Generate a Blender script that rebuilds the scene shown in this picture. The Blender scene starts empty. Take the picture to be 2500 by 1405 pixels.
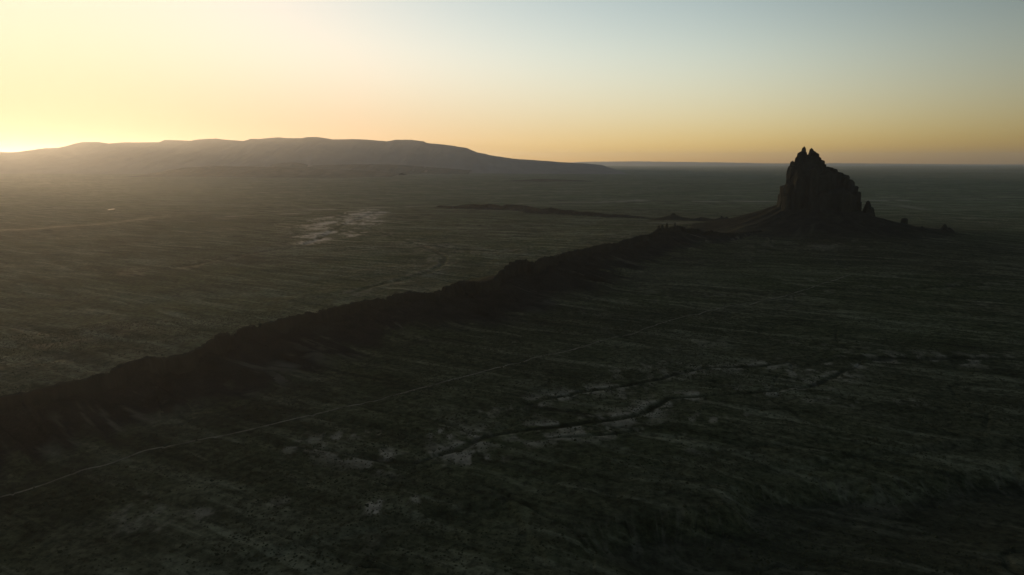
import bpy, math
import numpy as np

# ------------------------------------------------------------------ camera, sky, sun, exposure
scene = bpy.context.scene
F = 1667.0                       # focal length in photograph pixels (2500 wide)
H = 390.0                        # drone height above the plain, metres
PITCH = math.atan((702.5 - 397.0) / F)
SUN_AZ = math.radians(-36.5)     # left of straight ahead
SUN_EL = math.radians(2.15)

cam_data = bpy.data.cameras.new('camera')
cam_data.sensor_width = 36.0
cam_data.lens = 36.0 * F / 2500.0
cam_data.clip_start = 1.0
cam_data.clip_end = 400000.0
cam = bpy.data.objects.new('camera', cam_data)
scene.collection.objects.link(cam)
cam.location = (0, 0, H)
cam.rotation_euler = (math.pi / 2 - PITCH, 0, 0)
scene.camera = cam

world = bpy.data.worlds.new('World')
scene.world = world
world.use_nodes = True
wn, wl = world.node_tree.nodes, world.node_tree.links
wn.clear()
sky = wn.new('ShaderNodeTexSky')
sky.sky_type = 'NISHITA'
sky.sun_disc = False
sky.sun_elevation = SUN_EL
sky.sun_rotation = SUN_AZ
sky.altitude = 1700
sky.air_density = 1.0
sky.dust_density = 2.0
sky.ozone_density = 1.0
bg = wn.new('ShaderNodeBackground')
bg.inputs['Strength'].default_value = 0.15
EXPOSURE = 1.3
wo = wn.new('ShaderNodeOutputWorld')
# the film's response to that sky: more contrast in its darker part, a soft shoulder towards the sun
def wvec(op, a, b=None, scale=None):
    n = wn.new('ShaderNodeVectorMath'); n.operation = op
    for sck, v in ((n.inputs[0], a), (n.inputs[1], b)):
        if v is None: continue
        if hasattr(v, 'is_output'): wl.new(v, sck)
        else: sck.default_value = v
    if scale is not None:
        if hasattr(scale, 'is_output'): wl.new(scale, n.inputs['Scale'])
        else: n.inputs['Scale'].default_value = scale
    return n.outputs['Value'] if op == 'DOT_PRODUCT' else n.outputs['Vector']
def wmath(op, a, b=None):
    n = wn.new('ShaderNodeMath'); n.operation = op
    for sck, v in zip(n.inputs, (a, b)):
        if v is None: continue
        if hasattr(v, 'is_output'): wl.new(v, sck)
        else: sck.default_value = v
    return n.outputs[0]
SKY_K = 5.6
sv = wvec('SCALE', sky.outputs[0], scale=0.12)
lum = wmath('MAXIMUM', wvec('DOT_PRODUCT', sv, (0.2126, 0.7152, 0.0722)), 1e-4)
qk = wmath('MULTIPLY', lum, SKY_K / 0.28)
ml = wmath('SUBTRACT', 1.0, wmath('POWER', math.e, wmath('MULTIPLY', wmath('MULTIPLY', qk, lum), -1.0)))
hue_kept = wvec('SCALE', sv, scale=wmath('DIVIDE', ml, lum))
sep = wn.new('ShaderNodeSeparateXYZ'); com = wn.new('ShaderNodeCombineXYZ')
wl.new(wvec('SCALE', sv, scale=qk), sep.inputs[0])
for k in range(3):
    wl.new(wmath('SUBTRACT', 1.0, wmath('POWER', math.e, wmath('MULTIPLY', sep.outputs[k], -1.0))), com.inputs[k])
graded = wvec('SCALE', wvec('ADD', wvec('SCALE', hue_kept, scale=0.6), wvec('SCALE', com.outputs[0], scale=0.4)), scale=0.91 / (0.15 * 2 ** EXPOSURE))
# dusty lower air dims the horizon band, and the sky falls off with distance from the sun
tcw = wn.new('ShaderNodeTexCoord')
SH = (math.sin(SUN_AZ), math.cos(SUN_AZ), 0.0)
dirn = tcw.outputs['Generated']
sxyz = wn.new('ShaderNodeSeparateXYZ'); wl.new(dirn, sxyz.inputs[0])
def wrange(v, a, b, c, d):
    n = wn.new('ShaderNodeMapRange'); n.interpolation_type = 'SMOOTHSTEP'
    for sck, q in zip(list(n.inputs)[:5], (v, a, b, c, d)):
        if hasattr(q, 'is_output'): wl.new(q, sck)
        else: sck.default_value = q
    return n.outputs[0]
low = wrange(sxyz.outputs[2], -0.02, 0.16, 0.74, 1.08)
side = wrange(wvec('DOT_PRODUCT', dirn, SH), 0.08, 0.66, 0.60, 1.0)
graded = wvec('SCALE', graded, scale=wmath('MULTIPLY', low, side))
tint = wvec('ADD', wvec('SCALE', (1.0, 0.89, 0.86), scale=wrange(sxyz.outputs[2], 0.02, 0.22, 1.0, 0.0)),
            wvec('SCALE', (0.985, 0.94, 0.915), scale=wrange(sxyz.outputs[2], 0.02, 0.22, 0.0, 1.0)))
graded = wvec('MULTIPLY', graded, tint)
wl.new(graded, bg.inputs['Color'])
wl.new(bg.outputs[0], wo.inputs['Surface'])

sun_data = bpy.data.lights.new('sun', 'SUN')
sun_data.energy = 1.45
sun_data.angle = math.radians(1.0)
sun_data.color = (1.0, 0.635, 0.32)
sun = bpy.data.objects.new('sun', sun_data)
scene.collection.objects.link(sun)
from mathutils import Vector
sdir = Vector((math.sin(SUN_AZ) * math.cos(SUN_EL), math.cos(SUN_AZ) * math.cos(SUN_EL), math.sin(SUN_EL)))
sun.rotation_euler = sdir.to_track_quat('Z', 'Y').to_euler()
sun.location = sdir * 2000

vs = scene.view_settings
vs.view_transform = 'Standard'
vs.look = 'None'
vs.exposure = EXPOSURE
vs.gamma = 1.0
vs.use_curve_mapping = False
cy = scene.cycles
cy.use_denoising = True
cy.max_bounces = 6
cy.volume_bounces = 1
cy.use_adaptive_sampling = False

# ------------------------------------------------------------------ helpers
C = scene.collection

def ray(px, py):
    u, v = (px - 1250.0) / F, (702.5 - py) / F
    return (u, math.cos(PITCH) + v * math.sin(PITCH), -math.sin(PITCH) + v * math.cos(PITCH))

def on_z(px, py, z=0.0):         # where a sight line meets a level, in metres
    d = ray(px, py); t = (z - H) / d[2]
    return (d[0] * t, d[1] * t)

def on_y(px, py, Y):             # the point of a sight line at distance Y
    d = ray(px, py); t = Y / d[1]
    return (d[0] * t, Y, H + d[2] * t)

def _hash(ix, iy, seed):
    h = (ix.astype(np.int64) * 374761393 + iy.astype(np.int64) * 668265263 + seed * 1274126177) & 0xFFFFFFFF
    h = ((h ^ (h >> 13)) * 1274126177) & 0xFFFFFFFF
    h = ((h ^ (h >> 16)) * 2246822519) & 0xFFFFFFFF
    return ((h ^ (h >> 15)) & 0xFFFFFF) / float(0xFFFFFF)

def vnoise(x, y, seed=0):
    x = np.asarray(x, float); y = np.asarray(y, float)
    ix, iy = np.floor(x), np.floor(y)
    fx, fy = x - ix, y - iy
    fx = fx * fx * fx * (fx * (fx * 6 - 15) + 10)
    fy = fy * fy * fy * (fy * (fy * 6 - 15) + 10)
    a = _hash(ix, iy, seed); b = _hash(ix + 1, iy, seed)
    c = _hash(ix, iy + 1, seed); d = _hash(ix + 1, iy + 1, seed)
    return (a + (b - a) * fx + (c - a) * fy + (a - b - c + d) * fx * fy) * 2 - 1

def fbm(x, y, octaves=4, seed=0, gain=0.5):
    s = 0; a = 1.0; n = 0
    for o in range(octaves):
        c, w = math.cos(0.6 * o), math.sin(0.6 * o)
        s = s + a * vnoise(x * c - y * w + 17.3 * o, x * w + y * c - 9.1 * o, seed + o * 101)
        n += a; a *= gain; x = x * 2.03; y = y * 2.03
    return s / n

def ridged(x, y, octaves=4, seed=0, gain=0.5):
    s = 0; a = 1.0; n = 0
    for o in range(octaves):
        s = s + a * (1 - np.abs(vnoise(x + 5.7 * o, y - 3.3 * o, seed + o * 77)))
        n += a; a *= gain; x = x * 2.07; y = y * 2.07
    return s / n                 # 0..1, high on the creases

def smooth(a, b, x):
    t = np.clip((x - a) / (b - a), 0, 1)
    return t * t * (3 - 2 * t)

def make_mesh(name, verts, faces, mat=None, smooth_shade=False, attrs=None):
    me = bpy.data.meshes.new(name)
    verts = np.asarray(verts, np.float32); faces = np.asarray(faces, np.int32)
    k = faces.shape[1]; nf = len(faces)
    me.vertices.add(len(verts)); me.vertices.foreach_set('co', verts.ravel())
    me.loops.add(nf * k); me.loops.foreach_set('vertex_index', faces.ravel())
    me.polygons.add(nf)
    me.polygons.foreach_set('loop_start', np.arange(nf, dtype=np.int32) * k)
    me.polygons.foreach_set('use_smooth', np.full(nf, smooth_shade))
    me.update(calc_edges=True)
    for an, av in (attrs or {}).items():
        at = me.attributes.new(an, 'FLOAT', 'POINT')
        at.data.foreach_set('value', np.asarray(av, np.float32).ravel())
    if mat: me.materials.append(mat)
    return me

def grid_faces(n, m, wrap=False):
    i, j = np.meshgrid(np.arange(n - 1), np.arange(m if wrap else m - 1), indexing='ij')
    j2 = (j + 1) % m
    return np.stack([i * m + j, i * m + j2, (i + 1) * m + j2, (i + 1) * m + j], -1).reshape(-1, 4)

def link(name, me, parent=None, label=None, category=None, group=None, kind=None):
    o = bpy.data.objects.new(name, me); C.objects.link(o)
    if parent: o.parent = parent
    if label: o['label'] = label
    if category: o['category'] = category
    if group: o['group'] = group
    if kind: o['kind'] = kind
    return o

def empty(name, loc, label, category, group=None):
    o = link(name, None, None, label, category, group)
    o.location = loc; o.empty_display_size = 20
    bpy.context.view_layer.update()
    return o

def child(name, verts, faces, mat, parent, smooth_shade=False, attrs=None, label=None):
    v = np.asarray(verts, float) - np.array(parent.matrix_world.translation if parent.parent is None else root_loc(parent))
    return link(name, make_mesh(name, v, faces, mat, smooth_shade, attrs), parent, label)

def root_loc(o):
    while o.parent: o = o.parent
    return o.location

# ------------------------------------------------------------------ materials
def new_mat(name):
    m = bpy.data.materials.new(name); m.use_nodes = True
    nt = m.node_tree; nt.nodes.clear()
    out = nt.nodes.new('ShaderNodeOutputMaterial')
    b = nt.nodes.new('ShaderNodeBsdfPrincipled')
    b.inputs['Roughness'].default_value = 0.95
    b.inputs['Specular IOR Level'].default_value = 0.0
    nt.links.new(b.outputs[0], out.inputs['Surface'])
    return m, nt, b

def n_noise(nt, scale, detail=5, rough=0.55, vec=None, dist=0.0):
    n = nt.nodes.new('ShaderNodeTexNoise')
    n.inputs['Scale'].default_value = scale; n.inputs['Detail'].default_value = detail
    n.inputs['Roughness'].default_value = rough; n.inputs['Distortion'].default_value = dist
    if vec: nt.links.new(vec, n.inputs['Vector'])
    return n.outputs['Fac']

def n_ramp(nt, fac, stops):
    r = nt.nodes.new('ShaderNodeValToRGB')
    e = r.color_ramp.elements
    while len(e) < len(stops): e.new(0.5)
    for i, (p, c) in enumerate(stops):
        e[i].position = p; e[i].color = (c[0], c[1], c[2], 1) if hasattr(c, '__len__') else (c, c, c, 1)
    nt.links.new(fac, r.inputs[0]); return r.outputs[0]

def n_mix(nt, fac, a, b, mode='MIX'):
    m = nt.nodes.new('ShaderNodeMix'); m.data_type = 'RGBA'; m.blend_type = mode
    for s, v in ((m.inputs[0], fac), (m.inputs[6], a), (m.inputs[7], b)):
        if hasattr(v, 'is_output'): nt.links.new(v, s)
        elif hasattr(v, '__len__'): s.default_value = (v[0], v[1], v[2], 1)
        else: s.default_value = v
    return m.outputs[2]

def n_math(nt, op, a, b=None, clamp=False):
    m = nt.nodes.new('ShaderNodeMath'); m.operation = op; m.use_clamp = clamp
    for s, v in zip(m.inputs, (a, b)):
        if v is None: continue
        if hasattr(v, 'is_output'): nt.links.new(v, s)
        else: s.default_value = v
    return m.outputs[0]

def n_attr(nt, name):
    a = nt.nodes.new('ShaderNodeAttribute'); a.attribute_name = name
    return a.outputs['Fac']

def n_coord(nt, scale=(1, 1, 1), rotz=0.0, size=None):
    g = nt.nodes.new('ShaderNodeNewGeometry')
    m = nt.nodes.new('ShaderNodeMapping'); m.vector_type = 'POINT'
    if size: m.vector_type = 'TEXTURE'; scale = size          # turn first, then stretch
    m.inputs['Scale'].default_value = scale; m.inputs['Rotation'].default_value = (0, 0, rotz)
    nt.links.new(g.outputs['Position'], m.inputs['Vector'])
    return m.outputs[0]

def n_bump(nt, bsdf, height, strength, dist):
    b = nt.nodes.new('ShaderNodeBump')
    b.inputs['Strength'].default_value = strength; b.inputs['Distance'].default_value = dist
    nt.links.new(height, b.inputs['Height']); nt.links.new(b.outputs[0], bsdf.inputs['Normal'])

# desert floor: soil mottled by scrub cover, pale wash sand, dark channel brush
def soil_nodes(nt):
    P = n_coord(nt)
    big = n_noise(nt, 1 / 700.0, 6, 0.6, P, 0.6)
    mid = n_noise(nt, 1 / 90.0, 6, 0.62, P, 0.4)
    fine = n_noise(nt, 1 / 11.0, 4, 0.72, P)
    PS = n_coord(nt, rotz=math.radians(60.6), size=(34.0, 330.0, 60.0))   # runnels draining away from the long ridge
    streak = n_noise(nt, 1.0, 6, 0.62, PS, 0.7)
    PW = n_coord(nt, rotz=math.radians(-8.0), size=(1000.0, 300.0, 300.0))    # broad bands of sparser and thicker cover
    band = n_noise(nt, 1.0, 7, 0.65, PW, 0.8)
    soil = n_ramp(nt, mid, [(0.3, (0.057, 0.060, 0.039)), (0.5, (0.097, 0.095, 0.060)), (0.7, (0.159, 0.152, 0.099))])
    soil = n_mix(nt, n_ramp(nt, big, [(0.42, 0.0), (0.62, 0.75)]), soil, (0.085, 0.096, 0.050))
    soil = n_mix(nt, n_ramp(nt, streak, [(0.52, 0.0), (0.66, 0.65)]), soil, (0.255, 0.245, 0.175))
    soil = n_mix(nt, n_ramp(nt, streak, [(0.34, 0.75), (0.46, 0.0)]), soil, (0.037, 0.042, 0.027))
    soil = n_mix(nt, n_ramp(nt, band, [(0.55, 0.0), (0.70, 0.6)]), soil, (0.235, 0.228, 0.160))
    soil = n_mix(nt, n_ramp(nt, band, [(0.30, 0.6), (0.44, 0.0)]), soil, (0.043, 0.048, 0.032))
    speck = n_ramp(nt, fine, [(0.36, 0.0), (0.62, 1.0)])
    soil = n_mix(nt, 0.75, soil, n_mix(nt, speck, (0.32, 0.33, 0.31), (1.48, 1.46, 1.42)), 'MULTIPLY')
    soil = n_mix(nt, 1.0, soil, (0.78, 0.83, 0.82), 'MULTIPLY')
    return soil, fine, mid
mat_ground, nt, bs = new_mat('desert_soil')
soil, fine, mid = soil_nodes(nt)
soil = n_mix(nt, n_attr(nt, 'pale'), soil, n_mix(nt, 1.0, soil, (2.1, 2.1, 2.2), 'MULTIPLY'))      # lightened with distance as haze put into the soil colour, and beyond the ridge
soil = n_mix(nt, n_math(nt, 'MULTIPLY', n_attr(nt, 'shale_dark'), 0.8), soil, (0.030, 0.030, 0.024))
sandc = n_mix(nt, n_ramp(nt, fine, [(0.3, 0.0), (0.7, 1.0)]), (0.20, 0.182, 0.14), (0.44, 0.40, 0.32))
soil = n_mix(nt, n_attr(nt, 'sand'), soil, sandc)
soil = n_mix(nt, n_attr(nt, 'brush'), soil, (0.022, 0.025, 0.016))
nt.links.new(soil, bs.inputs['Base Color'])
nt.links.new(n_math(nt, 'MULTIPLY', n_math(nt, 'POWER', n_attr(nt, 'sand'), 2.0), 0.35), bs.inputs['Specular IOR Level'])      # smooth dried clay has a sheen
nt.links.new(n_math(nt, 'SUBTRACT', 1.0, n_math(nt, 'MULTIPLY', n_attr(nt, 'sand'), 0.5)), bs.inputs['Roughness'])
n_bump(nt, bs, n_math(nt, 'ADD', fine, n_math(nt, 'MULTIPLY', mid, 3.0)), 0.7, 2.0)

# dark volcanic rock
def rock_mat(name, lo, hi, sc=1.0):
    m, nt, bs = new_mat(name)
    P = n_coord(nt); PV = n_coord(nt, (1, 1, 0.15))
    a = n_noise(nt, 0.03 * sc, 6, 0.6, P, 0.4); b = n_noise(nt, 0.12 * sc, 5, 0.65, PV, 0.3)
    c = n_ramp(nt, n_math(nt, 'ADD', n_math(nt, 'MULTIPLY', a, 0.5), n_math(nt, 'MULTIPLY', b, 0.5)), [(0.33, lo), (0.68, hi)])
    nt.links.new(c, bs.inputs['Base Color'])
    n_bump(nt, bs, b, 0.8, 4.0)
    return m
mat_rock = rock_mat('dark_volcanic_rock', (0.018, 0.020, 0.017), (0.046, 0.047, 0.039))
mat_butte = rock_mat('brown_volcanic_breccia', (0.018, 0.020, 0.017), (0.048, 0.049, 0.041), 0.5)

# loose debris slopes with pale runnels
mat_talus, nt, bs = new_mat('scree')
soil, fine, mid = soil_nodes(nt)
P = n_coord(nt)
a = n_noise(nt, 0.02, 6, 0.65, P, 0.5); b = n_noise(nt, 0.25, 4, 0.7, P)
c = n_ramp(nt, a, [(0.3, (0.018, 0.020, 0.017)), (0.7, (0.044, 0.045, 0.037))])
c = n_mix(nt, 0.7, c, n_ramp(nt, b, [(0.3, 0.5), (0.7, 1.5)]), 'MULTIPLY')
c = n_mix(nt, n_attr(nt, 'runnel'), c, (0.19, 0.185, 0.15))
c = n_mix(nt, n_attr(nt, 'wash_out'), c, soil)                   # debris thins out into the plain
nt.links.new(c, bs.inputs['Base Color'])
n_bump(nt, bs, b, 0.7, 2.0)

mat_mtn, nt, bs = new_mat('haze_pale_mountain')  # haze put into the colour, lighter than the slopes themselves
P = n_coord(nt)
c = n_ramp(nt, n_noise(nt, 1 / 900.0, 7, 0.65, P, 0.5), [(0.35, (0.20, 0.185, 0.175)), (0.65, (0.235, 0.215, 0.205))])
nt.links.new(c, bs.inputs['Base Color'])

mat_mesa, nt, bs = new_mat('scrub_covered_mesa')
P = n_coord(nt)
c = n_ramp(nt, n_noise(nt, 1 / 300.0, 7, 0.65, P, 0.5), [(0.35, (0.05, 0.052, 0.035)), (0.65, (0.11, 0.10, 0.07))])
nt.links.new(c, bs.inputs['Base Color'])

mat_road, nt, bs = new_mat('packed_dirt_road')
P = n_coord(nt)
c = n_ramp(nt, n_noise(nt, 0.025, 6, 0.65, P), [(0.36, (0.09, 0.086, 0.066)), (0.62, (0.26, 0.242, 0.197))])
nt.links.new(c, bs.inputs['Base Color'])

mat_track, nt, bs = new_mat('faint_dark_track')
P = n_coord(nt)
c = n_ramp(nt, n_noise(nt, 0.06, 6, 0.65, P), [(0.3, (0.04, 0.04, 0.03)), (0.7, (0.10, 0.095, 0.07))])
nt.links.new(c, bs.inputs['Base Color'])

mat_water, nt, bs = new_mat('still_pond_water')
bs.inputs['Base Color'].default_value = (0.03, 0.035, 0.03, 1)
bs.inputs['Roughness'].default_value = 0.05
bs.inputs['Specular IOR Level'].default_value = 0.5

mat_scrub, nt, bs = new_mat('dry_scrub_leaves')
P = n_coord(nt)
c = n_ramp(nt, n_noise(nt, 0.05, 3, 0.6, P), [(0.35, (0.035, 0.04, 0.024)), (0.65, (0.075, 0.075, 0.045))])
nt.links.new(c, bs.inputs['Base Color'])

# ------------------------------------------------------------------ the plain: its shape, as one function of x and y
BX, BY = 1596.0, 3560.0          # middle of the butte

def px_line(pts, z=0.0, n=0):    # photograph points on the plain -> smooth line in metres
    w = np.array([on_ground(a, b) for a, b in pts])
    return catmull(w, n) if n else w

def on_ground(px, py):           # where a sight line meets the plain
    z = 0.0
    for _ in range(8):
        p = on_z(px, py, z)
        z = 0.5 * z + 0.5 * float(terrain(np.array([p[0]]), np.array([p[1]]), False)[0])
    return p

def catmull(p, n):
    p = np.vstack([2 * p[0] - p[1], p, 2 * p[-1] - p[-2]]); out = []
    t = np.linspace(0, 1, n, endpoint=False)[:, None]
    for i in range(1, len(p) - 2):
        a, b, c, d = p[i - 1], p[i], p[i + 1], p[i + 2]
        out.append(0.5 * (2 * b + (c - a) * t + (2 * a - 5 * b + 4 * c - d) * t ** 2 + (3 * b - a - 3 * c + d) * t ** 3))
    return np.vstack(out + [p[-2:-1]])

def seg_dist(x, y, line, reach):
    """distance to a line, its signed side and the run along it; inf outside reach"""
    D = np.full(x.shape, 1e9); S = np.zeros(x.shape); R = np.zeros(x.shape)
    lo, hi = line.min(0) - reach, line.max(0) + reach
    k = np.nonzero((x > lo[0]) & (x < hi[0]) & (y > lo[1]) & (y < hi[1]))[0]
    if not len(k): return D, S, R
    X, Y = x[k], y[k]; d = np.full(len(k), 1e9); s = np.zeros(len(k)); r = np.zeros(len(k)); run = 0
    for a, b in zip(line[:-1], line[1:]):
        e = b - a; L = math.hypot(*e)
        if L < 1e-6: continue
        t = np.clip(((X - a[0]) * e[0] + (Y - a[1]) * e[1]) / L ** 2, 0, 1)
        dx, dy = X - a[0] - t * e[0], Y - a[1] - t * e[1]
        q = np.hypot(dx, dy); m = q < d
        d[m] = q[m]; s[m] = np.sign(e[0] * dy - e[1] * dx)[m]; r[m] = (run + t * L)[m]
        run += L
    D[k] = d; S[k] = s; R[k] = r
    return D, S, R

# washes: (line, half width, depth, brush, sand)
WASH = [
    ([(2620, 882), (2500, 878), (2350, 875), (2200, 873), (2110, 873), (2050, 876), (1980, 890), (1950, 905)], 7, 3.0, 0.75, 0.55),
    ([(2100, 876), (2060, 905), (2000, 936), (1960, 946), (1928, 944), (1878, 954), (1799, 961), (1719, 966), (1639, 974), (1599, 991),
      (1564, 1011), (1510, 1021), (1450, 1029), (1404, 1037), (1332, 1046), (1236, 1058), (1183, 1068), (1135, 1090), (1068, 1111),
      (1020, 1128), (960, 1128), (914, 1116), (842, 1101), (780, 1092), (700, 1080)], 5.5, 2.6, 0.85, 0.6),
    ([(1985, 878), (1938, 884), (1838, 894), (1724, 899), (1649, 914), (1599, 929), (1500, 948), (1400, 960), (1300, 985)], 5, 2.4, 0.85, 0.55),
    ([(1930, 835), (1860, 815), (1800, 790), (1700, 775)], 4, 2.5, 0.6, 0.1),
    ([(1850, 900), (1760, 885), (1660, 860), (1560, 835), (1460, 800)], 4, 2.5, 0.6, 0.1),
    ([(2350, 878), (2200, 862), (2060, 850), (1960, 838)], 4, 2.5, 0.7, 0.3),
    ([(2500, 888), (2380, 886), (2260, 880), (2120, 878)], 4, 2.5, 0.7, 0.5),
    ([(1087, 1130), (1145, 1154), (1178, 1174), (1241, 1207), (1322, 1255), (1404, 1298), (1438, 1346), (1450, 1420)], 3.2, 2.6, 0.85, 0.05),
    ([(2048, 780), (2040, 824), (2060, 845), (2092, 869), (2100, 887), (2068, 909), (1998, 934)], 2.6, 1.8, 0.85, 0.0),
    ([(2180, 975), (2260, 990), (2330, 1005), (2400, 1020), (2520, 1030)], 3, 2.2, 0.7, 0.05),
    ([(1700, 1090), (1640, 1060), (1560, 1050), (1480, 1062), (1380, 1068), (1290, 1080)], 3.5, 1.8, 0.5, 0.5),
    ([(2520, 694), (2400, 696), (2250, 702), (2100, 706), (1980, 716)], 8, 3.5, 0.8, 0.2),
    # beyond the ridge
    ([(300, 672), (470, 645), (600, 620), (690, 606), (750, 595), (800, 570), (850, 545), (925, 515)], 16, 3, 0.5, 0.22),
    ([(880, 548), (940, 570), (1000, 590), (1040, 605), (1072, 620), (1085, 630), (1075, 650), (1025, 670), (925, 695), (840, 722)], 11, 3.0, 0.35, 0.25),
    ([(1000, 592), (1090, 604), (1180, 612), (1300, 618)], 16, 4, 0.5, 0.3),
    ([(1010, 548), (1150, 551), (1300, 552), (1450, 551), (1600, 548)], 22, 4, 0.7, 0.1),
    ([(540, 560), (620, 556), (700, 548)], 16, 2, 0.0, 0.2),
    ([(0, 855), (54, 838), (144, 833), (220, 818), (288, 804), (400, 790)], 10, 1.2, 0.1, 0.18),
    ([(0, 905), (120, 880), (260, 858), (420, 835)], 8, 2, 0.3, 0.08),
]
# pale flats: (x, y, half width, half height, strength) on the photograph, each an oval patch of sand on the plain
FLATS = [(1915, 900, 60, 7, .8), (1960, 925, 60, 18, .55), (2010, 980, 60, 14, .4), (1470, 1048, 90, 10, .5), (1720, 1015, 90, 12, .45), (1600, 1030, 60, 8, .4),
         (1530, 950, 70, 18, .5), (1600, 905, 120, 18, .4), (1120, 1066, 60, 14, .75), (1235, 1002, 50, 13, .5), (860, 1062, 60, 9, .6), (945, 1116, 30, 9, .7),
         (1110, 1120, 80, 16, .65), (1415, 1055, 45, 9, .65), (915, 1242, 36, 19, .8), (1000, 1222, 34, 12, .55), (505, 1255, 30, 18, .45), (330, 1260, 90, 45, .35), (690, 1225, 60, 12, .3),
         (830, 535, 60, 18, .8), (785, 572, 50, 14, 1), (765, 588, 40, 8, 1), (850, 575, 35, 8, .9), (885, 522, 45, 10, 1), (850, 545, 60, 12, 1), (800, 548, 40, 8, 1), (2230, 985, 50, 10, .25), (1080, 780, 60, 9, .25), (1740, 840, 80, 12, .2),
         (1560, 720, 90, 18, .15), (1880, 598, 60, 4, .2), (2000, 603, 60, 3, .2), (1840, 615, 60, 8, .15), (1040, 630, 40, 16, .3)]
STRIPS = [([(-60, 566), (25, 562), (175, 552), (300, 542), (390, 530), (500, 521), (700, 512), (950, 506), (1100, 501)], 42, .17),
          ([(560, 528), (680, 524), (750, 521)], 40, .6), ([(760, 513), (900, 508), (1000, 506)], 40, .5),
          ([(1280, 497), (1400, 495), (1500, 493), (1570, 490)], 110, .5), ([(1700, 492), (1800, 491), (1900, 492), (2090, 490.5), (2210, 490)], 70, .7),
          ([(1590, 545), (1650, 545), (1720, 546)], 30, .5), ([(2130, 499), (2200, 502), (2260, 512)], 70, .35), ([(1100, 462), (1250, 459)], 200, .3)]
# low scarps stepping down towards the viewer: (line, drop)
SCARP = [([(1390, 1352), (1440, 1333), (1500, 1305), (1544, 1295), (1624, 1278), (1709, 1273), (1779, 1270), (1825, 1245), (1822, 1215), (1833, 1200), (1898, 1198), (2018, 1185), (2087, 1185), (2160, 1200), (2300, 1170), (2520, 1150)], 14),
         ([(1790, 1152), (1838, 1148), (1898, 1138), (1973, 1126), (2097, 1106), (2247, 1091), (2347, 1084), (2520, 1071)], 5),
         ([(440, 1398), (559, 1373), (646, 1346), (713, 1325), (780, 1308), (852, 1294), (924, 1272), (1039, 1253), (1116, 1238), (1188, 1231), (1250, 1222)], 4)]

RIDGE = np.array([(-1250, 330), (-873, 833), (-754, 960), (-619, 1158), (-545, 1341), (-421, 1560), (-261, 1745), (-139, 1902), (46, 2159), (224, 2474), (419, 2781), (559, 2997), (767, 3278), (930, 3380)], float)

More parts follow.
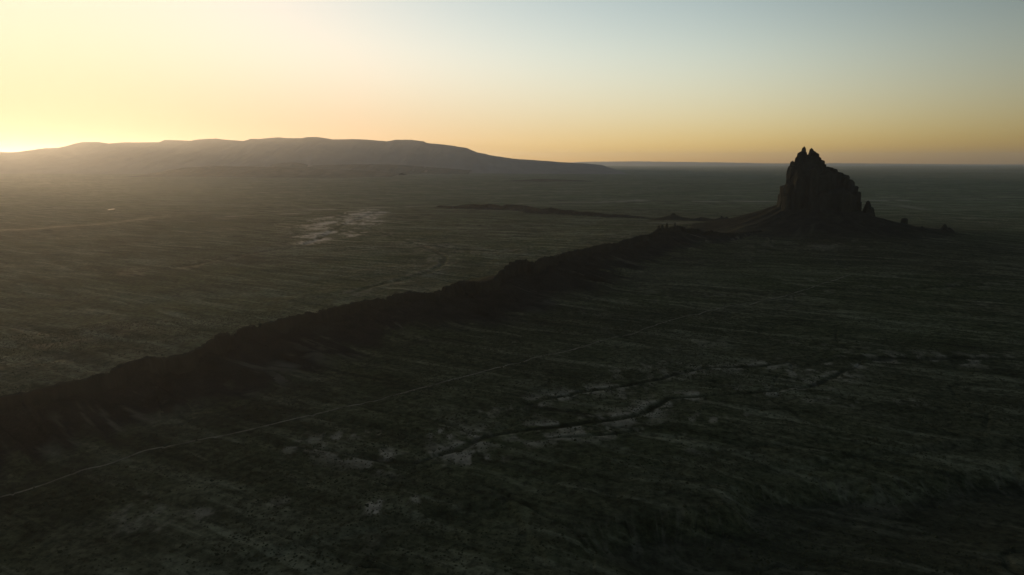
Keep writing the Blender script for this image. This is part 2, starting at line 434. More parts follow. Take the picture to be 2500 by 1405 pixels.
def terrain(x, y, full=True):
    """height of the ground, plus sand / brush / shale cover"""
    x = np.asarray(x, float).ravel(); y = np.asarray(y, float).ravel()
    r = np.hypot(x, y)
    z = 5 * fbm(x / 900, y / 900, 3, 1) + 3.6 * fbm(x / 190, y / 190, 3, 5)
    z += smooth(5000, 20000, r) * 40 * fbm(x / 5200, y / 4200, 4, 8)
    # pediment that climbs to the butte, cut by radial gullies
    dx, dy = x - BX, y - BY; rb = np.hypot(dx, dy) + 60 * fbm(x / 300, y / 300, 3, 12)
    ang = np.arctan2(dy, dx)
    z += 135 * np.exp(-np.maximum(rb, 0) / 560.0) * (1 + 0.08 * fbm(np.cos(ang) * 5, np.sin(ang) * 5 + rb / 900, 3, 15))
    # spur running left and back from its foot
    t = np.clip(((x - (BX - 120)) * -0.80 + (y - BY) * 0.60) / 760.0, 0, 1)
    ds = np.hypot(x - (BX - 120) + 0.80 * 760 * t, y - BY - 0.60 * 760 * t) + 25 * fbm(x / 120, y / 120, 3, 19)
    z += 32 * (1 - t) ** 0.8 * np.exp(-(ds / 130.0) ** 2)
    sand = np.zeros(len(x)); brush = np.zeros(len(x)); shale_dark = 1.1 * np.exp(-(np.maximum(rb, 0) / 760) ** 2)
    if not full: return z
    D, S, R = seg_dist(x, y, RIDGE, 520)
    near_dark = np.where(S < 0, 1 - smooth(90, 400, D + 120 * fbm((x * 0.485 + y * 0.875) / 45, (x * 0.875 - y * 0.485) / 260, 4, 87)), 0)  # soil darker along the ridge's near side, fading in ragged tongues
    shale_dark = np.maximum(shale_dark, 0.85 * near_dark)
    # runnels
    ca, sa = math.cos(math.radians(-61)), math.sin(math.radians(-61))
    u, v = x * ca - y * sa, x * sa + y * ca
    wx = 18 * fbm(x / 120, y / 120, 3, 21)
    g = ridged((u + wx) / 70, v / 520, 3, 23)
    near = 1 - smooth(2500, 7000, r)
    z += near * (-3.2 * smooth(0.72, 0.98, g) + 1.7 * fbm(x / 42, y / 42, 4, 31))
    brush += near * 0.35 * smooth(0.86, 0.97, g)
    n1 = fbm(x / 28, y / 28, 4, 41); n2 = fbm(x / 75, y / 75, 3, 45)
    wob = 9 * fbm(x / 60, y / 60, 3, 51)
    wx2, wy2 = 55 * fbm(x / 160, y / 160, 4, 33), 55 * fbm(x / 160, y / 160, 4, 37)
    rill = 1 - np.abs(vnoise((u + wx2) / 150, (v + wy2) / 330, 39)); rill2 = 1 - np.abs(vnoise((u + wx2) / 66, (v + wy2) / 140, 43))
    zone = smooth(-0.25, 0.35, fbm(x / 500, y / 500, 2, 47))
    c1 = smooth(0.955, 0.99, rill) * near; c2 = smooth(0.95, 0.99, rill2) * near * zone
    z -= 1.5 * c1 + 0.7 * c2
    brush = np.maximum(brush, 0.35 * c1 * smooth(-0.3, 0.3, n2) + 0.3 * c2)
    sand = np.maximum(sand, 0.28 * smooth(0.86, 0.95, rill) * (1 - c1) * near * smooth(0.0, 0.4, n1 + 0.4 * n2) * zone)
    for ln, w, d, b, s in WASH:
        D, S, R = seg_dist(x + wob * min(1.5, w / 8), y + wob * min(1.5, w / 8), ln, 14 * w + 40)
        hit = D < 14 * w
        if not hit.any(): continue
        run = np.hypot(*np.diff(ln, axis=0).T).sum(); fe = min(0.3 * run, 150)
        taper = (smooth(-10, fe, R) * (1 - smooth(run - fe, run + 10, R)))
        ww = w * (1 + 0.55 * n2 + 0.25 * n1) * (0.3 + 0.7 * taper)
        hit = hit & (taper > 0.02)
        patch = taper * smooth(-0.35, 0.15, fbm(R / 70, R * 0 + w, 3, 57) + (0.2 if w > 6 else 0.0))
        z -= np.where(hit, d * taper * (1 - smooth(0.55 * ww, 1.3 * ww, D)), 0)
        z += np.where(hit, 0.12 * d * np.exp(-((D - 2.2 * ww) / (0.8 * ww)) ** 2), 0)
        brush = np.maximum(brush, np.where(hit, b * patch * (1 - smooth(0.6 * ww, 1.5 * ww, D + 1.2 * w * n1)) * (0.8 + 0.5 * n2), 0))
        braid = smooth(-0.05, 0.35, n1 + 0.5 * n2) * np.exp(-(D / (6 * w)) ** 2) * smooth(0.7 * ww, 1.6 * ww, D)
        sand = np.maximum(sand, np.where(hit, s * 1.1 * braid, 0))
    for c, ax, ay, st in FLATS:
        q = ((x - c[0]) / ax) ** 2 + ((y - c[1]) / ay) ** 2
        m = q < 5
        if not m.any(): continue
        sc = max(1.0, c[1] / 1100.0)
        nn = fbm(x[m] / (16 * sc) + 0.8 * n2[m], y[m] / ((34 if sc < 2 else 30) * sc), 5 if sc < 2 else 4, 61, 0.62)
        e = np.exp(-0.7 * q[m])
        val = smooth(*((0.30, 0.78) if sc < 2 else (0.34, 0.74)), e * 0.42 + 0.95 * nn + 0.12 * st) * smooth(0.03, 0.4, e) * min(1, st * (0.95 if sc < 2 else 0.75))
        sand[m] = np.maximum(sand[m], val)
    for ln, w, st in STRIPS:
        D, S, R = seg_dist(x, y, ln, 5 * w)
        m = D < 4 * w
        if not m.any(): continue
        nn = fbm(x[m] / (w * 3.5), y[m] / (w * 2.2), 4, 67)
        sand[m] = np.maximum(sand[m], st * smooth(0.25, 0.8, np.exp(-(D[m] / w) ** 2) * 0.9 + 0.45 * nn))
    for i, (ln, d) in enumerate(SCARP):
        D, S, R = seg_dist(x + 0.4 * wob, y + 0.4 * wob, ln, 330)
        m = D < 320
        if not m.any(): continue
        sd = -D[m] * S[m]            # positive on the low side
        rib = ridged((R[m] + 0.35 * sd) / 11 + 0.5 * n2[m], sd / 60, 3, 71 + i)
        scal = 12 * (rib - 0.6) * (d / 14.0)
        wd = 26 * d / 14.0 + 3
        drop = smooth(-wd, wd * 0.5, sd + scal) * (1 - smooth(60, 185, sd))
        fade = smooth(0, 60, R[m]) * (1 - smooth(0.97, 1.0, R[m] / max(R[m].max(), 1)))
        z[m] -= d * drop * fade
        face = np.exp(-((sd + scal) / wd) ** 2) * fade
        sand[m] = np.maximum(sand[m], face * smooth(0.6, 0.9, rib + 0.3 * n2[m]) * (0.2 if d > 10 else 0.08))
        shale_dark[m] = np.maximum(shale_dark[m], (0.7 if d > 10 else 0.0) * smooth(-2, 14, sd + 14 * n1[m]) * (1 - smooth(90, 300, sd + 40 * n2[m])) * fade)
        brush[m] = np.maximum(brush[m], 0.5 * fade * np.exp(-((sd - 3) / 3.0) ** 2) * (d < 10) * smooth(-0.4, 0.3, n2[m]))
    # brushy darker country towards the lower left and lower right
    shale_dark = np.maximum(shale_dark, 0.3 * smooth(0.05, 0.45, fbm(x / 420, y / 420, 4, 81)) * near)
    return z, np.clip(sand, 0, 1), np.clip(brush, 0, 1), np.clip(shale_dark, 0, 1)

WASH = [(px_line(p, 0, 6), w, d, b, s) for p, w, d, b, s in WASH]
STRIPS = [(px_line(p), w, s) for p, w, s in STRIPS]
SCARP = [(px_line(p, 0, 5), d) for p, d in SCARP]
FLATS = [(on_ground(a, b), abs(on_z(a + c, b)[0] - on_z(a, b)[0]), abs(on_z(a, b - d)[1] - on_z(a, b)[1]), e) for a, b, c, d, e in FLATS]

# level of detail: rings closer together near the viewer's end of the plain, all round the compass
rr = [0, 60, 120, 180, 240, 300, 340, 380, 420, 450]
while rr[-1] < 104000: rr.append(rr[-1] + max(2.0, 1.75 * rr[-1] ** 2 / (F * H)) if rr[-1] < 30000 else rr[-1] * 1.06)
rr = np.array(rr)
aa = np.concatenate([np.linspace(-42, 42, 860), np.linspace(42, 318, 70)[1:-1]])
aa = np.radians(aa)
RR, AA = np.meshgrid(rr, aa, indexing='ij')
gx, gy = (RR * np.sin(AA)).ravel(), (RR * np.cos(AA)).ravel()
gz, gs, gb, gsh = terrain(gx, gy)
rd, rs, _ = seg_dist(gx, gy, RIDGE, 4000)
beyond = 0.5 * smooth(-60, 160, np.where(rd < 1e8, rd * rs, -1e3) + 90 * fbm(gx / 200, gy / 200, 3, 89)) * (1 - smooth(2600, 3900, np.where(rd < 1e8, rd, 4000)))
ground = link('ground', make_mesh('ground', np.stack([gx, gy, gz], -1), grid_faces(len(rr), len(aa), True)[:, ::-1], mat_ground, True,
                                  {'sand': gs, 'brush': gb, 'shale_dark': gsh, 'pale': np.maximum(smooth(2600, 8500, np.hypot(gx, gy)), beyond)}), kind='structure')

# ------------------------------------------------------------------ roads laid on the plain
def road_strip(name, pts, width, mat, lift=0.25):
    ln = px_line(pts, 0, 14)
    d = np.gradient(ln, axis=0); d /= np.linalg.norm(d, axis=1)[:, None]
    nrm = np.stack([-d[:, 1], d[:, 0]], -1)
    rows = []
    s = np.cumsum(np.r_[0, np.hypot(*np.diff(ln, axis=0).T)])
    ln = ln + nrm * (0.9 * fbm(s / 60, s * 0, 3, 5))[:, None]
    wv = width * (1 + 0.25 * fbm(s / 25, s * 0 + 4, 3, 9))
    off = (-0.5, -0.25, 0.0, 0.25, 0.5)
    zmax = np.max([terrain(*(ln + nrm * (k * wv)[:, None]).T)[0] for k in off], axis=0)
    for k in off:
        p = ln + nrm * (k * wv)[:, None]
        rows.append(np.c_[p, zmax + lift - (1.2 if abs(k) == 0.5 else 0)])
    V = np.stack(rows, 1).reshape(-1, 3)
    return link(name, make_mesh(name, V, grid_faces(len(ln), 5)[:, ::-1], mat, True), kind='structure')

road_strip('dirt_road', [(-90, 1245), (0, 1215), (65, 1198), (151, 1168), (201, 1148), (259, 1134), (306, 1119), (353, 1101), (414, 1089), (468, 1078), (562, 1060), (648, 1040), (720, 1022),
                         (792, 1006), (895, 982), (1020, 950), (1116, 924), (1203, 902), (1246, 890), (1274, 885), (1303, 874), (1353, 863), (1386, 858), (1433, 844), (1476, 829), (1526, 820),
                         (1548, 815), (1570, 804), (1613, 790), (1663, 775), (1699, 768), (1750, 754), (1838, 740), (1898, 727), (1932, 718), (2004, 694), (2044, 682), (2075, 672)], 4.4, mat_road, 0.5)

# ------------------------------------------------------------------ mountains and mesas on the skyline
def skyline_range(name, pts, Y, depth, seed, base=-30, rough=1.0, nx=520, ny=46, mat=mat_mtn, foot=1.0):
    px = np.array([p[0] for p in pts], float); py = np.array([p[1] for p in pts], float)
    w = np.array([on_y(a, b, Y) for a, b in zip(px, py)])
    xs = np.linspace(w[0, 0], w[-1, 0], nx)
    top = np.interp(xs, w[:, 0], w[:, 2])
    top = top + rough * (Y / 31000.0) * (16 * fbm(xs / 900, xs * 0 + seed, 3, seed + 31) + 9 * fbm(xs / 170, xs * 0 + seed, 2, seed + 33)) * smooth(60, 400, top)
    ts = np.linspace(-1, 1, ny)
    X, T = np.meshgrid(xs, ts, indexing='ij'); TOP = np.repeat(top[:, None], ny, 1)
    Yg = Y + T * depth
    spur = ridged(X / (depth * 0.22) + 0.6 * fbm(X / depth, Yg / depth, 2, seed + 3), Yg / (depth * 0.9), 4, seed)
    prof = np.clip(1 - np.abs(T), 0, 1)
    Z = base + (TOP - base) * prof ** (0.75 + foot * 0.9 * (1 - spur)) * (1 - 0.25 * rough * (1 - spur) * (1 - prof ** 3))
    Z += rough * 25 * fbm(X / 900, Yg / 900, 4, seed + 9) * np.minimum(1, (1 - prof) * 3) * prof
    # keep the skyline itself where it stands
    Z[:, ny // 2] = np.maximum(Z[:, ny // 2], top)
    V = np.stack([X, Yg, Z], -1).reshape(-1, 3)
    return link(name, make_mesh(name, V, grid_faces(nx, ny), mat, True), kind='structure')

skyline_range('mountain_range', [(-1300, 402), (-900, 395), (-500, 388), (-250, 378), (-100, 374), (0, 372), (40, 372), (75, 367), (110, 362), (160, 361), (180, 352), (200, 347.5), (240, 347), (265, 351), (300, 348), (392, 347.5), (402, 342),
    (465, 344), (480, 341), (530, 338.5), (545, 341), (595, 345), (610, 340), (640, 339), (680, 335.5), (700, 338), (735, 338), (750, 335.5), (775, 335), (815, 341), (865, 340), (905, 342), (945, 346), (965, 342), (1005, 342),
    (1035, 346), (1042, 350), (1090, 354), (1140, 362), (1165, 373), (1185, 376), (1200, 380), (1250, 387.5), (1330, 393), (1365, 396), (1430, 400), (1470, 403.5)], 31000, 7500, 100, nx=900, ny=47, rough=0.7)
skyline_range('foothill', [(380, 424), (410, 417), (450, 410), (520, 406), (580, 407), (660, 408), (740, 412), (820, 414), (900, 418), (980, 424)], 21000, 2500, 140, nx=220, ny=31, mat=mat_mesa)
skyline_range('foothill', [(640, 408), (690, 398), (720, 397), (760, 404), (850, 402), (960, 402), (1040, 408), (1150, 416)], 25000, 2200, 150, nx=220, ny=31, mat=mat_mesa)
skyline_range('far_mesa', [(1280, 403), (1380, 397.5), (1440, 395.5), (1560, 394.5), (1680, 396), (1760, 397), (1880, 399.5), (1960, 400), (2040, 399), (2160, 400), (2260, 401), (2400, 402), (2560, 402)], 92000, 5000, 160, nx=300, ny=21, rough=0.4)
skyline_range('low_mesa', [(1180, 446), (1260, 440), (1330, 437), (1400, 440), (1480, 444), (1560, 446)], 14500, 900, 170, nx=160, ny=21, base=-40, mat=mat_mesa)

# ------------------------------------------------------------------ rock walls (dikes)
def dike(name, pts, label, sk_foot, fin_half, seed, step=4.0, fin_share=0.5, talus_w=2.7, min_w=30, crest_jag=0.4, near_w=1.0):
    """pts: (px, py, crest height) on the photograph -> a ridge of scree with a broken wall of rock on its crest"""
    w = np.array([(*on_z(a, b, c), c) for a, b, c in pts])
    s0 = np.r_[0, np.cumsum(np.hypot(*np.diff(w[:, :2], axis=0).T))]
    n = int(s0[-1] / step); s = np.linspace(0, s0[-1], n)
    x, y, zc = (np.interp(s, s0, w[:, k]) for k in range(3))
    k = 15 if step < 6 else 7
    ker = np.ones(k) / k
    xs = np.convolve(np.pad(x, k // 2, 'edge'), ker, 'valid'); ys = np.convolve(np.pad(y, k // 2, 'edge'), ker, 'valid')
    tx, ty = np.gradient(xs), np.gradient(ys); L = np.hypot(tx, ty); nx, ny = ty / L, -tx / L     # normal to the right (viewer's side)
    zg = terrain(x, y)[0]
    hh = np.maximum(zc - zg, 1.0)
    ends = smooth(0, 60, s) * (1 - smooth(s[-1] - 40, s[-1], s))
    root = empty(name, (x[n // 2], y[n // 2], zg[n // 2]), label, 'rock ridge')
    # scree
    m = 61; t = np.linspace(-1, 1, m); t = np.sign(t) * np.abs(t) ** 1.3
    S, T = np.meshgrid(s, t, indexing='ij')
    hT = (hh * (1 - fin_share * (0.6 + 0.4 * fbm(s / 45, s * 0, 3, seed + 1))))[:, None]
    W = np.maximum(talus_w * hh * (1.0 + 0.30 * fbm(s / 90, s * 0, 3, seed)), min_w)[:, None]
    kk = 21 if step < 6 else 5
    W = np.convolve(np.pad(W[:, 0], kk // 2, 'edge'), np.ones(kk) / kk, 'valid')[:, None]
    W = W * np.where(T > 0, near_w, 1.0)
    px_ = xs[:, None] + nx[:, None] * T * W; py_ = ys[:, None] + ny[:, None] * T * W
    gz_ = terrain(px_, py_)[0].reshape(n, m)
    A = np.abs(T)
    rib = ridged(S / 42 + 0.5 * fbm(S / 50, T * 1.7, 2, seed + 5) + 0.25 * T, A * 0.55 + np.sign(T) * 9, 3, seed + 3)
    prof = np.clip(1 - A, 0, 1) ** (0.95 + 3.2 * (1 - rib))
    Z = gz_ + hT * prof * (0.7 + 0.3 * rib) * (0.25 + 0.75 * ends[:, None])
    Z += 1.6 * fbm(px_ / 14, py_ / 14, 3, seed + 7) * prof ** 0.5 - 2.5 * smooth(0.86, 1.0, A)
    run = smooth(0.10, 0.42, fbm(S / 7 + 2.4 * T, A * 1.6, 5, seed + 11, 0.6)) * smooth(0.1, 0.3, A) * (1 - smooth(0.75, 1, A))
    run *= smooth(0.0, 0.35, fbm(S / 120, A * 0.8, 3, seed + 13) + 0.08) * 0.5
    wout = smooth(0.48, 0.95, A + 0.3 * fbm(S / 30 + T, A * 1.5, 4, seed + 15))
    child('scree_slope', np.stack([px_, py_, Z], -1).reshape(-1, 3), grid_faces(n, m), mat_talus, root, True, {'runnel': run, 'wash_out': wout})
    # crest wall, broken into lengths at joints; each length is a slab with jagged top and fluted faces
    cuts = [0]
    rng = np.random.default_rng(seed)
    while cuts[-1] < n - 1:
        cuts.append(min(n - 1, cuts[-1] + int(rng.uniform(70, 190) / step)))
        if n - 1 - cuts[-1] < 8: cuts[-1] = n - 1
    prof_t = np.array([-1.9, -1.45, -1.15, -1.0, -0.86, -0.6, -0.2, 0.2, 0.6, 0.86, 1.0, 1.15, 1.45, 1.9])
    prof_z = np.array([-0.25, 0.18, 0.48, 0.76, 0.92, 0.98, 1.0, 1.0, 0.98, 0.92, 0.76, 0.48, 0.18, -0.25])
    for a, b in zip(cuts[:-1], cuts[1:]):
        sl = slice(a, b + 1); q = b - a + 1
        if q < 3: continue
        ss = s[sl][:, None] * np.ones((1, len(prof_t))); tt = prof_t[None, :] * np.ones((q, 1))
        zz0 = zg[sl] + (hT[sl, 0]) * (0.25 + 0.75 * ends[sl]) * 0.82 - 3.0
        zz1 = np.maximum(zg[sl] + hh[sl] * ends[sl] * (1 + 0.035 * fbm(s[sl] / 12, s[sl] * 0, 3, seed + 21)) + 0.8 * fbm(s[sl] / 6, s[sl] * 0, 2, seed + 22), zz0 + 0.5)
        blk = np.zeros(q); p0 = 0
        while p0 < q:
            ln_ = max(2, int(rng.uniform(8, 30) / step)); blk[p0:p0 + ln_] = rng.uniform(-1.2, 0.7) if rng.uniform() > 0.07 else -2.6; p0 += ln_
        zz1 = np.maximum(zz1 + blk * 0.075 * hh[sl] * crest_jag, zz0 + 0.5)
        half = fin_half * (0.75 + 0.5 * fbm(s[sl] / 60, s[sl] * 0 + 3, 3, seed + 23)) + 0.10 * (zz1 - zz0)
        flute = 1 + 0.28 * fbm(ss / 9, tt * 1.3, 3, seed + 25)
        off = tt * half[:, None] * flute
        jag = 1 + 0.10 * fbm(ss / 7, tt * 2.2, 3, seed + 27) * (np.abs(tt) < 1.2)
        zz = zz0[:, None] + (zz1 - zz0)[:, None] * prof_z[None, :] * jag
        e = np.minimum(np.arange(q), np.arange(q)[::-1])           # pull the joint faces in a little
        zz[e == 0] -= 0.05 * (zz1 - zz0)[e == 0][:, None]
        off[e == 0] *= 0.8
        X = xs[sl][:, None] + nx[sl][:, None] * off; Yv = ys[sl][:, None] + ny[sl][:, None] * off
        V = np.stack([X, Yv, zz], -1).reshape(-1, 3); Fc = grid_faces(q, len(prof_t))
        child('rock_wall', V, Fc, mat_rock, root)
    return root, (s, xs, ys, zg, hh, nx, ny)

long_dike, ld = dike('rock_dike', [(-900, 1180, 40), (-600, 1108, 44), (-300, 1040, 47), (0, 970, 50), (130, 941, 50), (200, 926, 50), (250, 913, 51), (280, 897, 54), (300, 890, 55), (330, 882, 55), (350, 873, 57), (385, 870, 56), (400, 875, 54), (430, 868, 55), (465, 860, 55), (488, 850, 57),
    (500, 838, 60), (520, 826, 62), (540, 815, 64), (562, 811, 64), (568, 818, 61), (574, 822, 60), (580, 806, 63), (592, 798, 65), (607, 795, 65), (612, 799, 63), (700, 775, 61), (760, 762, 60), (810, 752, 58), (880, 735, 58), (905, 731, 59), (932, 727, 59), (940, 732, 57), (950, 724, 59), (965, 717, 61),
    (985, 715, 61), (1005, 710, 62), (1030, 713, 61), (1048, 716, 60), (1075, 707, 61), (1110, 692, 64), (1130, 685, 66), (1170, 686, 64), (1195, 688, 62), (1207, 685, 63), (1214, 672, 68), (1232, 653, 77), (1252, 640, 84), (1268, 636, 86), (1285, 632, 88), (1298, 636, 86), (1308, 643, 82), (1318, 632, 85),
    (1330, 626, 84), (1360, 623, 81), (1400, 612, 76), (1440, 605, 74), (1448, 601, 75), (1470, 596, 74), (1500, 593, 70), (1508, 594, 69), (1520, 588, 71), (1560, 576, 76), (1568, 573, 77), (1580, 574, 77), (1600, 564, 84), (1608, 557, 90), (1630, 556, 91), (1650, 553, 92), (1664, 552, 91), (1680, 558, 84), (1705, 558, 82), (1718, 566, 72), (1738, 562, 74), (1760, 569, 64), (1790, 570, 62), (1830, 566, 66), (1870, 560, 74)],
    'long dark rock ridge climbing from the lower left corner to the tall butte', 0, 5.0, 300, near_w=1.55)
far_dike, fd = dike('rock_dike', [(1060, 503, 12), (1079, 502, 18), (1108, 504, 22), (1133, 500.6, 34), (1165, 499, 40), (1172, 501, 36), (1194, 498, 42), (1220, 502, 34), (1225, 505, 26), (1234, 499.5, 42), (1260, 500, 43), (1281, 502, 44), (1306, 506.7, 40), (1320, 511, 32), (1345, 506.7, 48), (1374, 513, 36), (1396, 513, 38), (1417, 518.6, 30),
    (1432, 517, 34), (1457, 520, 32), (1493, 524, 28), (1525, 524.5, 30), (1554, 528, 24), (1590, 533, 14), (1610, 536, 8)], 'small distant rock ridge standing alone on the plain beyond the long ridge', 0, 6.0, 400, step=9.0)

# ------------------------------------------------------------------ the butte and its outliers
def tower(cx, cy_, z0, z1, rx, ry, seed, top=0.55, power=1.6, jag=0.06, rot=0.0, na=44, nz=34, flute=0.16, lean=(0, 0), cap=0.10):
    """a free-standing column of rock: fluted sides, ragged top"""
    v = np.linspace(0, 1, nz); a = np.linspace(0, 2 * math.pi, na, endpoint=False)
    Vv, Av = np.meshgrid(v, a, indexing='ij')
    h = z1 - z0; per = math.pi * (rx + ry)
    rad = 1.0 - (1 - top) * Vv ** power
    ca, sa = np.cos(Av), np.sin(Av)
    fl = ridged(ca * 2.3 + 11 + seed, sa * 2.3 + 0.25 * Vv * h / max(rx, ry) * 0.3, 3, seed) - 0.6
    blk = fbm(ca * 3 + seed, sa * 3 + Vv * h / max(rx, ry) * 1.4, 4, seed + 5)
    rad = rad * (1 + flute * 1.4 * fl + flute * 0.9 * blk)
    close = np.clip((Vv - (1 - cap)) / cap, 0, 1)
    rad = rad * np.sqrt(np.clip(1 - close ** 2, 0, 1)) + 1e-3
    zz = z0 + h * (Vv + jag * fbm(ca * 2.5 + seed * 3, sa * 2.5, 4, seed + 9) * Vv ** 3)
    zz += 0.35 * jag * h * vnoise(ca * 7 + seed, sa * 7, seed + 13) * (close > 0.01)
    X, Y = rad * rx * ca, rad * ry * sa
    cr, sr = math.cos(rot), math.sin(rot)
    X, Y = X * cr - Y * sr, X * sr + Y * cr
    return np.stack([cx + X + lean[0] * Vv, cy_ + Y + lean[1] * Vv, zz], -1).reshape(-1, 3), grid_faces(nz, na, True)

butte = empty('rock_butte', (BX, BY, 40.0), 'tall jagged dark rock butte rising from the plain on the right', 'butte')

def px_tower(parent, name, L, R, ytop, dY, ry=None, seed=0, z0=20.0, wtop=0.6, **kw):
    """L, R: photograph columns of the tower's foot-to-mid width; ytop: its top line; dY: metres behind the butte's middle"""
    Y = BY + dY
    a, b = on_y(L, ytop, Y), on_y(R, ytop, Y)
    cx, rx = (a[0] + b[0]) / 2, (b[0] - a[0]) / 2
    V, Fc = tower(cx, Y, z0, a[2], rx, ry or rx, seed, top=wtop, **kw)
    return child(name, V, Fc, mat_butte, parent)

# body masses
px_tower(butte, 'rock_mass', 1908, 2102, 462, 10, 170, 3, 10, 0.84, power=1.3, na=150, nz=60, flute=0.10, jag=0.10, cap=0.12)
px_tower(butte, 'rock_mass', 1920, 2050, 418, 0, 120, 5, 20, 0.80, power=1.6, na=120, nz=60, flute=0.11, jag=0.06, cap=0.10)
px_tower(butte, 'rock_mass', 1922, 2020, 402, 10, 95, 7, 20, 0.82, power=2.2, na=100, nz=60, flute=0.10, jag=0.05, cap=0.08)
# skyline towers, left to right
for i, (L, R, yt, dY, wt, pw) in enumerate([
        (1898, 1922, 474, 20, .6, 1.2), (1903, 1932, 453, 0, .7, 1.6), (1916, 1946, 448, -30, .7, 1.6), (1923, 1950, 404, 10, .78, 2.6), (1929, 1944, 396, 10, .7, 2.8),
        (1939, 1951, 384.5, 5, .42, 3), (1945, 1962, 374, 10, .62, 3.5), (1949, 1973, 369, 8, .5, 3.5), (1955, 1972, 360, 8, .42, 3), (1960, 1990, 380, 10, .8, 3), (1972, 1992, 371, 12, .6, 3.5), (1974, 1988, 365.5, 12, .5, 3), (1978, 1994, 369.5, 16, .66, 4), (1984, 2002, 376, 10, .62, 3.5),
        (1992, 2007, 384, 15, .65, 3.5), (1992, 2014, 391, 10, .75, 3.5), (2002, 2018, 402, 10, .75, 3), (2004, 2036, 409.5, 20, .75, 2.6), (2018, 2046, 413, 10, .7, 2.6), (2030, 2060, 420, 20, .68, 2.4), (2052, 2058, 423, 15, .3, 2),
        (2042, 2076, 428, 15, .72, 2.2), (2054, 2083, 438, 10, .75, 2.2), (2068, 2088, 443, 30, .6, 2.4), (2070, 2096, 453, 10, .78, 2.4), (2076, 2102, 468, -10, .75, 1.6), (2086, 2106, 492, -30, .6, 1.2)]):
    px_tower(butte, 'rock_tower', L, R, yt, dY, (R - L) * 1.3, 20 + i, 20, min(0.85, wt + 0.1), power=pw, jag=0.022, flute=0.24, cap=0.03, na=56, nz=60)
# buttresses on the near face
rng = np.random.default_rng(4)
for i in range(17):
    c = 1915 + i * 11 + rng.uniform(-4, 4); hw = rng.uniform(9, 17)
    sky_y = np.interp(c, [1905, 1925, 1940, 1965, 2000, 2016, 2050, 2095], [470, 425, 400, 385, 395, 415, 430, 465])
    yt = sky_y + rng.uniform(15, 70)
    px_tower(butte, 'rock_buttress', c - hw, c + hw, yt, -95 * math.sin(math.pi * (c - 1895) / 220) - rng.uniform(-20, 25), hw * rng.uniform(1.8, 2.8), 60 + i, 20, rng.uniform(.35, .6), power=rng.uniform(1.2, 2), na=40, nz=40, flute=0.22, jag=0.03)

# scree apron round its foot
na, nr = 240, 60
a = np.linspace(0, 2 * math.pi, na, endpoint=False); q = np.linspace(0, 1, nr)
Q, Av = np.meshgrid(q, a, indexing='ij')
R = 60 + 560 * Q * (1 + 0.18 * fbm(np.cos(Av) * 2, np.sin(Av) * 2, 3, 91))
X = BX + R * np.cos(Av) * 1.12; Yv = BY + R * np.sin(Av) * 0.95
gzz = terrain(X, Yv)[0].reshape(X.shape)
rib = ridged(np.cos(Av) * 6, np.sin(Av) * 6 + Q, 3, 95)
prof = np.clip(1 - (R - 150) / 430, 0, 1.05) ** (1.5 + 0.7 * (1 - rib))
Z = gzz + 52 * prof * (0.85 + 0.2 * rib) + 2 * fbm(X / 25, Yv / 25, 3, 97) * prof ** 0.3 - 3 * smooth(0.9, 1, Q)
run = 0.2 * smooth(0.25, 0.55, fbm(np.cos(Av) * 14, np.sin(Av) * 14 + Q * 1.2, 4, 99)) * smooth(0.3, 0.6, Q) * (1 - smooth(0.85, 1, Q))
child('scree_apron', np.stack([X, Yv, Z], -1).reshape(-1, 3), grid_faces(nr, na, True)[:, ::-1], mat_talus, butte, True, {'runnel': run, 'wash_out': 0.25 * smooth(0.5, 0.95, Q + 0.25 * fbm(np.cos(Av) * 5, np.sin(Av) * 5 + Q, 4, 98))})

def ground_z(x, y): return float(terrain(np.array([x]), np.array([y]))[0][0])

def outlier(name, label, cat, Y, towers, foot_r, foot_h, seed):
    """small rocks standing on their own mound of scree"""
    L, R, yt = towers[0][:3]
    cx = on_y((L + R) / 2, yt, Y)[0]; z = ground_z(cx, Y)
    root = empty(name, (cx, Y, z), label, cat)
    for k, (L, R, yt, wt, pw) in enumerate(towers):
        a, b = on_y(L, yt, Y + k * 4), on_y(R, yt, Y + k * 4)
        V, Fc = tower((a[0] + b[0]) / 2, Y + k * 4, z - 4, a[2], (b[0] - a[0]) / 2, (b[0] - a[0]) * 0.5, seed + k, top=wt, power=pw, jag=0.03, flute=0.2, na=36, nz=26)
        child('rock_tower', V, Fc, mat_butte, root)
    if foot_h:
        nr, na = 24, 72
        Q, Av = np.meshgrid(np.linspace(0, 1, nr), np.linspace(0, 2 * math.pi, na, endpoint=False), indexing='ij')
        R = foot_r * Q * (1 + 0.25 * fbm(np.cos(Av) * 1.7 + seed, np.sin(Av) * 1.7, 3, seed)) + 0.01
        X, Yv = cx + R * np.cos(Av), Y + R * np.sin(Av)
        g = terrain(X, Yv)[0].reshape(X.shape)
        rib = ridged(np.cos(Av) * 3 + seed, np.sin(Av) * 3 + Q, 3, seed + 3)
        Z = g + foot_h * (1 - Q) ** (1.3 + 0.7 * (1 - rib)) * (0.85 + 0.2 * rib) - 2 * smooth(0.85, 1, Q)
        child('scree_mound', np.stack([X, Yv, Z], -1).reshape(-1, 3), grid_faces(nr, na, True)[:, ::-1], mat_talus, root, True, {'runnel': np.zeros(Z.size), 'wash_out': smooth(0.55, 1.0, Q + 0.2 * fbm(np.cos(Av) * 3, np.sin(Av) * 3 + Q, 3, seed + 8))})
    return root

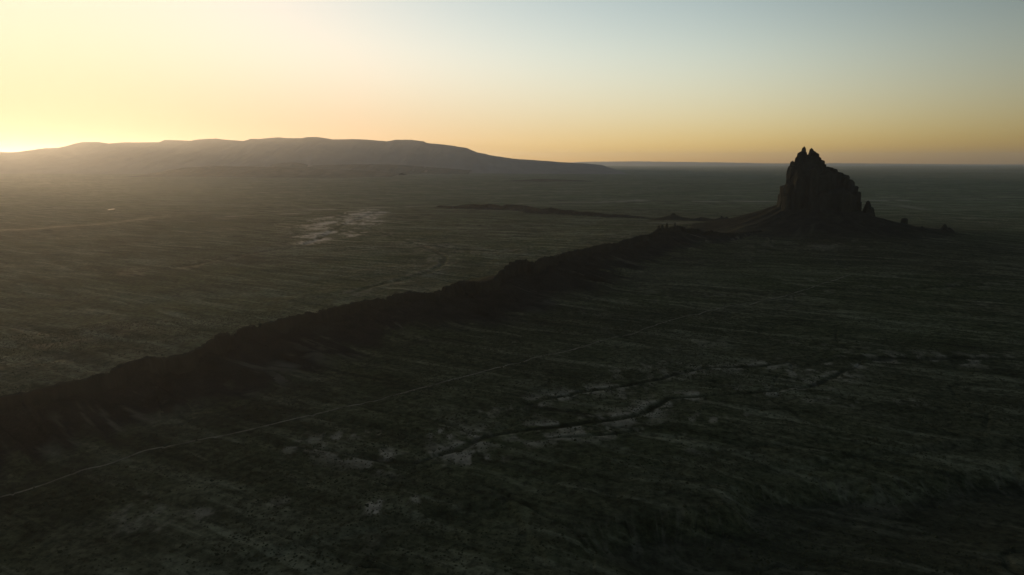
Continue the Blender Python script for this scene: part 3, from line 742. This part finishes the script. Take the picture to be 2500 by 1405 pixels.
outlier('rock_spire', 'pointed rock spire close against the right side of the tall butte', 'rock spire', BY + 5,
        [(2100, 2140, 490.5, .16, 1.05), (2112, 2141, 506, .35, 1.2), (2098, 2120, 515, .3, 1.3)], 110, 40, 500)
outlier('rock_pillar', 'small upright rock pillar standing right of the butte and its spire', 'rock pillar', BY - 60,
        [(2200.5, 2217, 533, .7, 2.5), (2199, 2213, 540, .5, 2)], 85, 16, 520)
outlier('rock_stub', 'lowest rock stub between the upright pillar and the pointed knoll', 'rock stub', BY - 130,
        [(2246, 2256, 553, .4, 1.5), (2252, 2260, 557, .5, 1.5)], 45, 8, 540)
outlier('rock_knoll', 'small pointed rock knoll farthest right of the butte', 'rock knoll', BY - 120,
        [(2292, 2322, 547.5, .12, .9), (2302, 2332, 556, .2, 1.0)], 80, 14, 560)
outlier('pointed_hill', 'small pointed dark hill between the distant ridge and the butte', 'hill', 4480,
        [(1625, 1662, 520.5, .15, 0.8), (1640, 1664, 526, .3, 1.0)], 180, 34, 580)
outlier('rock_outcrop', 'low rock outcrop left of the butte on its sloping foot', 'rock outcrop', 3980,
        [(1754, 1770, 527.0, .15, .8), (1764, 1784, 529.5, .2, .8)], 150, 26, 600)
outlier('rock_outcrop', 'low pale rock hump just right of the small pointed hill', 'rock outcrop', 4380,
        [(1702, 1720, 531, .15, .8), (1688, 1702, 534, .2, .9)], 130, 18, 640)

# pinnacles at the far end of the long ridge
for i, (L, R, yt, wt, pw) in enumerate([(1604, 1613, 551, .5, 2), (1612, 1622, 549.5, .5, 2), (1623, 1634, 544.5, .25, 1.6), (1642, 1654, 544, .2, 1.6), (1650, 1658, 550, .3, 2), (1658, 1666, 552, .4, 2), (1667, 1675, 555, .4, 2), (1634, 1642, 554, .5, 2), (1700, 1707, 557, .5, 2), (1732, 1739, 562, .5, 2)]):
    s, xs, ys, zg, hh, nx, ny = ld
    k = int(np.argmin(np.abs(1250 + F * xs / (ys * math.cos(PITCH) + (H - zg - hh) * math.sin(PITCH)) - (L + R) / 2) + (np.arange(len(xs)) < len(xs) * 0.6) * 1e6))
    Y = ys[k]; a, b = on_y(L, yt, Y), on_y(R, yt, Y)
    V, Fc = tower((a[0] + b[0]) / 2, Y, zg[k] + 0.4 * hh[k], a[2], (b[0] - a[0]) / 2, (b[0] - a[0]) * 0.6, 700 + i, top=wt, power=pw, na=28, nz=24, flute=0.25, jag=0.04)
    child('pinnacle', V, Fc, mat_rock, long_dike)

# ------------------------------------------------------------------ pond glinting on the far plain
cx, cy_ = on_z(271, 511.3)
a = np.linspace(0, 2 * math.pi, 40, endpoint=False)
rad = 1 + 0.25 * vnoise(np.cos(a) * 1.5, np.sin(a) * 1.5, 5)
pz = max(terrain(cx + 14 * np.cos(a) * rad, cy_ + 50 * np.sin(a) * rad)[0]) + 0.3
me = bpy.data.meshes.new('pond')
me.from_pydata([(cx + 13 * math.cos(t) * r, cy_ + 48 * math.sin(t) * r, pz) for t, r in zip(a, rad)], [], [list(range(40))])
me.materials.append(mat_water); link('pond', me, kind='structure')

# ------------------------------------------------------------------ scrub: low bushes dotted over the near plain
rng = np.random.default_rng(11)
N = 90000
rad = np.sqrt(rng.uniform(430 ** 2, 1900 ** 2, N)); ang = np.radians(rng.uniform(-43, 43, N))
sx, sy = rad * np.sin(ang), rad * np.cos(ang)
keep = rng.uniform(0, 1, N) < 0.25 + 0.9 * smooth(-0.2, 0.5, fbm(sx / 130, sy / 130, 3, 77))
sx, sy = sx[keep], sy[keep]
sz = terrain(sx, sy)[0]
n = len(sx)
r0 = rng.uniform(0.55, 1.6, n) * np.where(rng.uniform(0, 1, n) < 0.06, 1.8, 1)
tmpl = np.array([(1, 0, 0), (.31, .95, 0), (-.81, .59, 0), (-.81, -.59, 0), (.31, -.95, 0), (.65, .2, .75), (-.35, .6, .8), (-.2, -.62, .7), (0.05, 0, 1.05)])
tf = np.array([(0, 1, 5), (1, 6, 5), (1, 2, 6), (2, 3, 6), (3, 7, 6), (3, 4, 7), (4, 5, 7), (4, 0, 5), (5, 6, 8), (6, 7, 8), (7, 5, 8)])
th = rng.uniform(0, 6.28, n)
V = tmpl[None] * rng.uniform(0.75, 1.25, (n, 9, 1)) * r0[:, None, None]
V = np.stack([V[..., 0] * np.cos(th)[:, None] - V[..., 1] * np.sin(th)[:, None] + sx[:, None], V[..., 0] * np.sin(th)[:, None] + V[..., 1] * np.cos(th)[:, None] + sy[:, None], V[..., 2] * 0.8 + sz[:, None] - 0.12], -1)
FF = (tf[None] + (np.arange(n) * 9)[:, None, None]).reshape(-1, 3)
link('scrub', make_mesh('scrub', V.reshape(-1, 3), FF, mat_scrub), label='sparse dry desert scrub dotted over the near plain', category='scrub', kind='stuff')

# ------------------------------------------------------------------ the evening haze
zmin = float(gz.min()) - 42.0
hb = 112000.0; zt = 1750.0
hv = [(x, y, z) for z in (min(zmin, -90.0), zt) for x, y in ((-hb, -hb), (hb, -hb), (hb, hb), (-hb, hb))]
hf = [(0, 3, 2, 1), (4, 5, 6, 7), (0, 1, 5, 4), (1, 2, 6, 5), (2, 3, 7, 6), (3, 0, 4, 7)]
mh = bpy.data.materials.new('evening_haze'); mh.use_nodes = True
nt = mh.node_tree; nt.nodes.clear()
out = nt.nodes.new('ShaderNodeOutputMaterial'); pv = nt.nodes.new('ShaderNodeVolumePrincipled')
pv.inputs['Color'].default_value = (0.78, 0.875, 1.0, 1)
pv.inputs['Density'].default_value = 0.80e-5
pv.inputs['Anisotropy'].default_value = 0.67
nt.links.new(pv.outputs[0], out.inputs['Volume'])
link('haze', make_mesh('haze', hv, hf, mh), kind='stuff')
print('TRIS', sum(len(o.data.polygons) * 2 for o in scene.objects if o.type == 'MESH'))
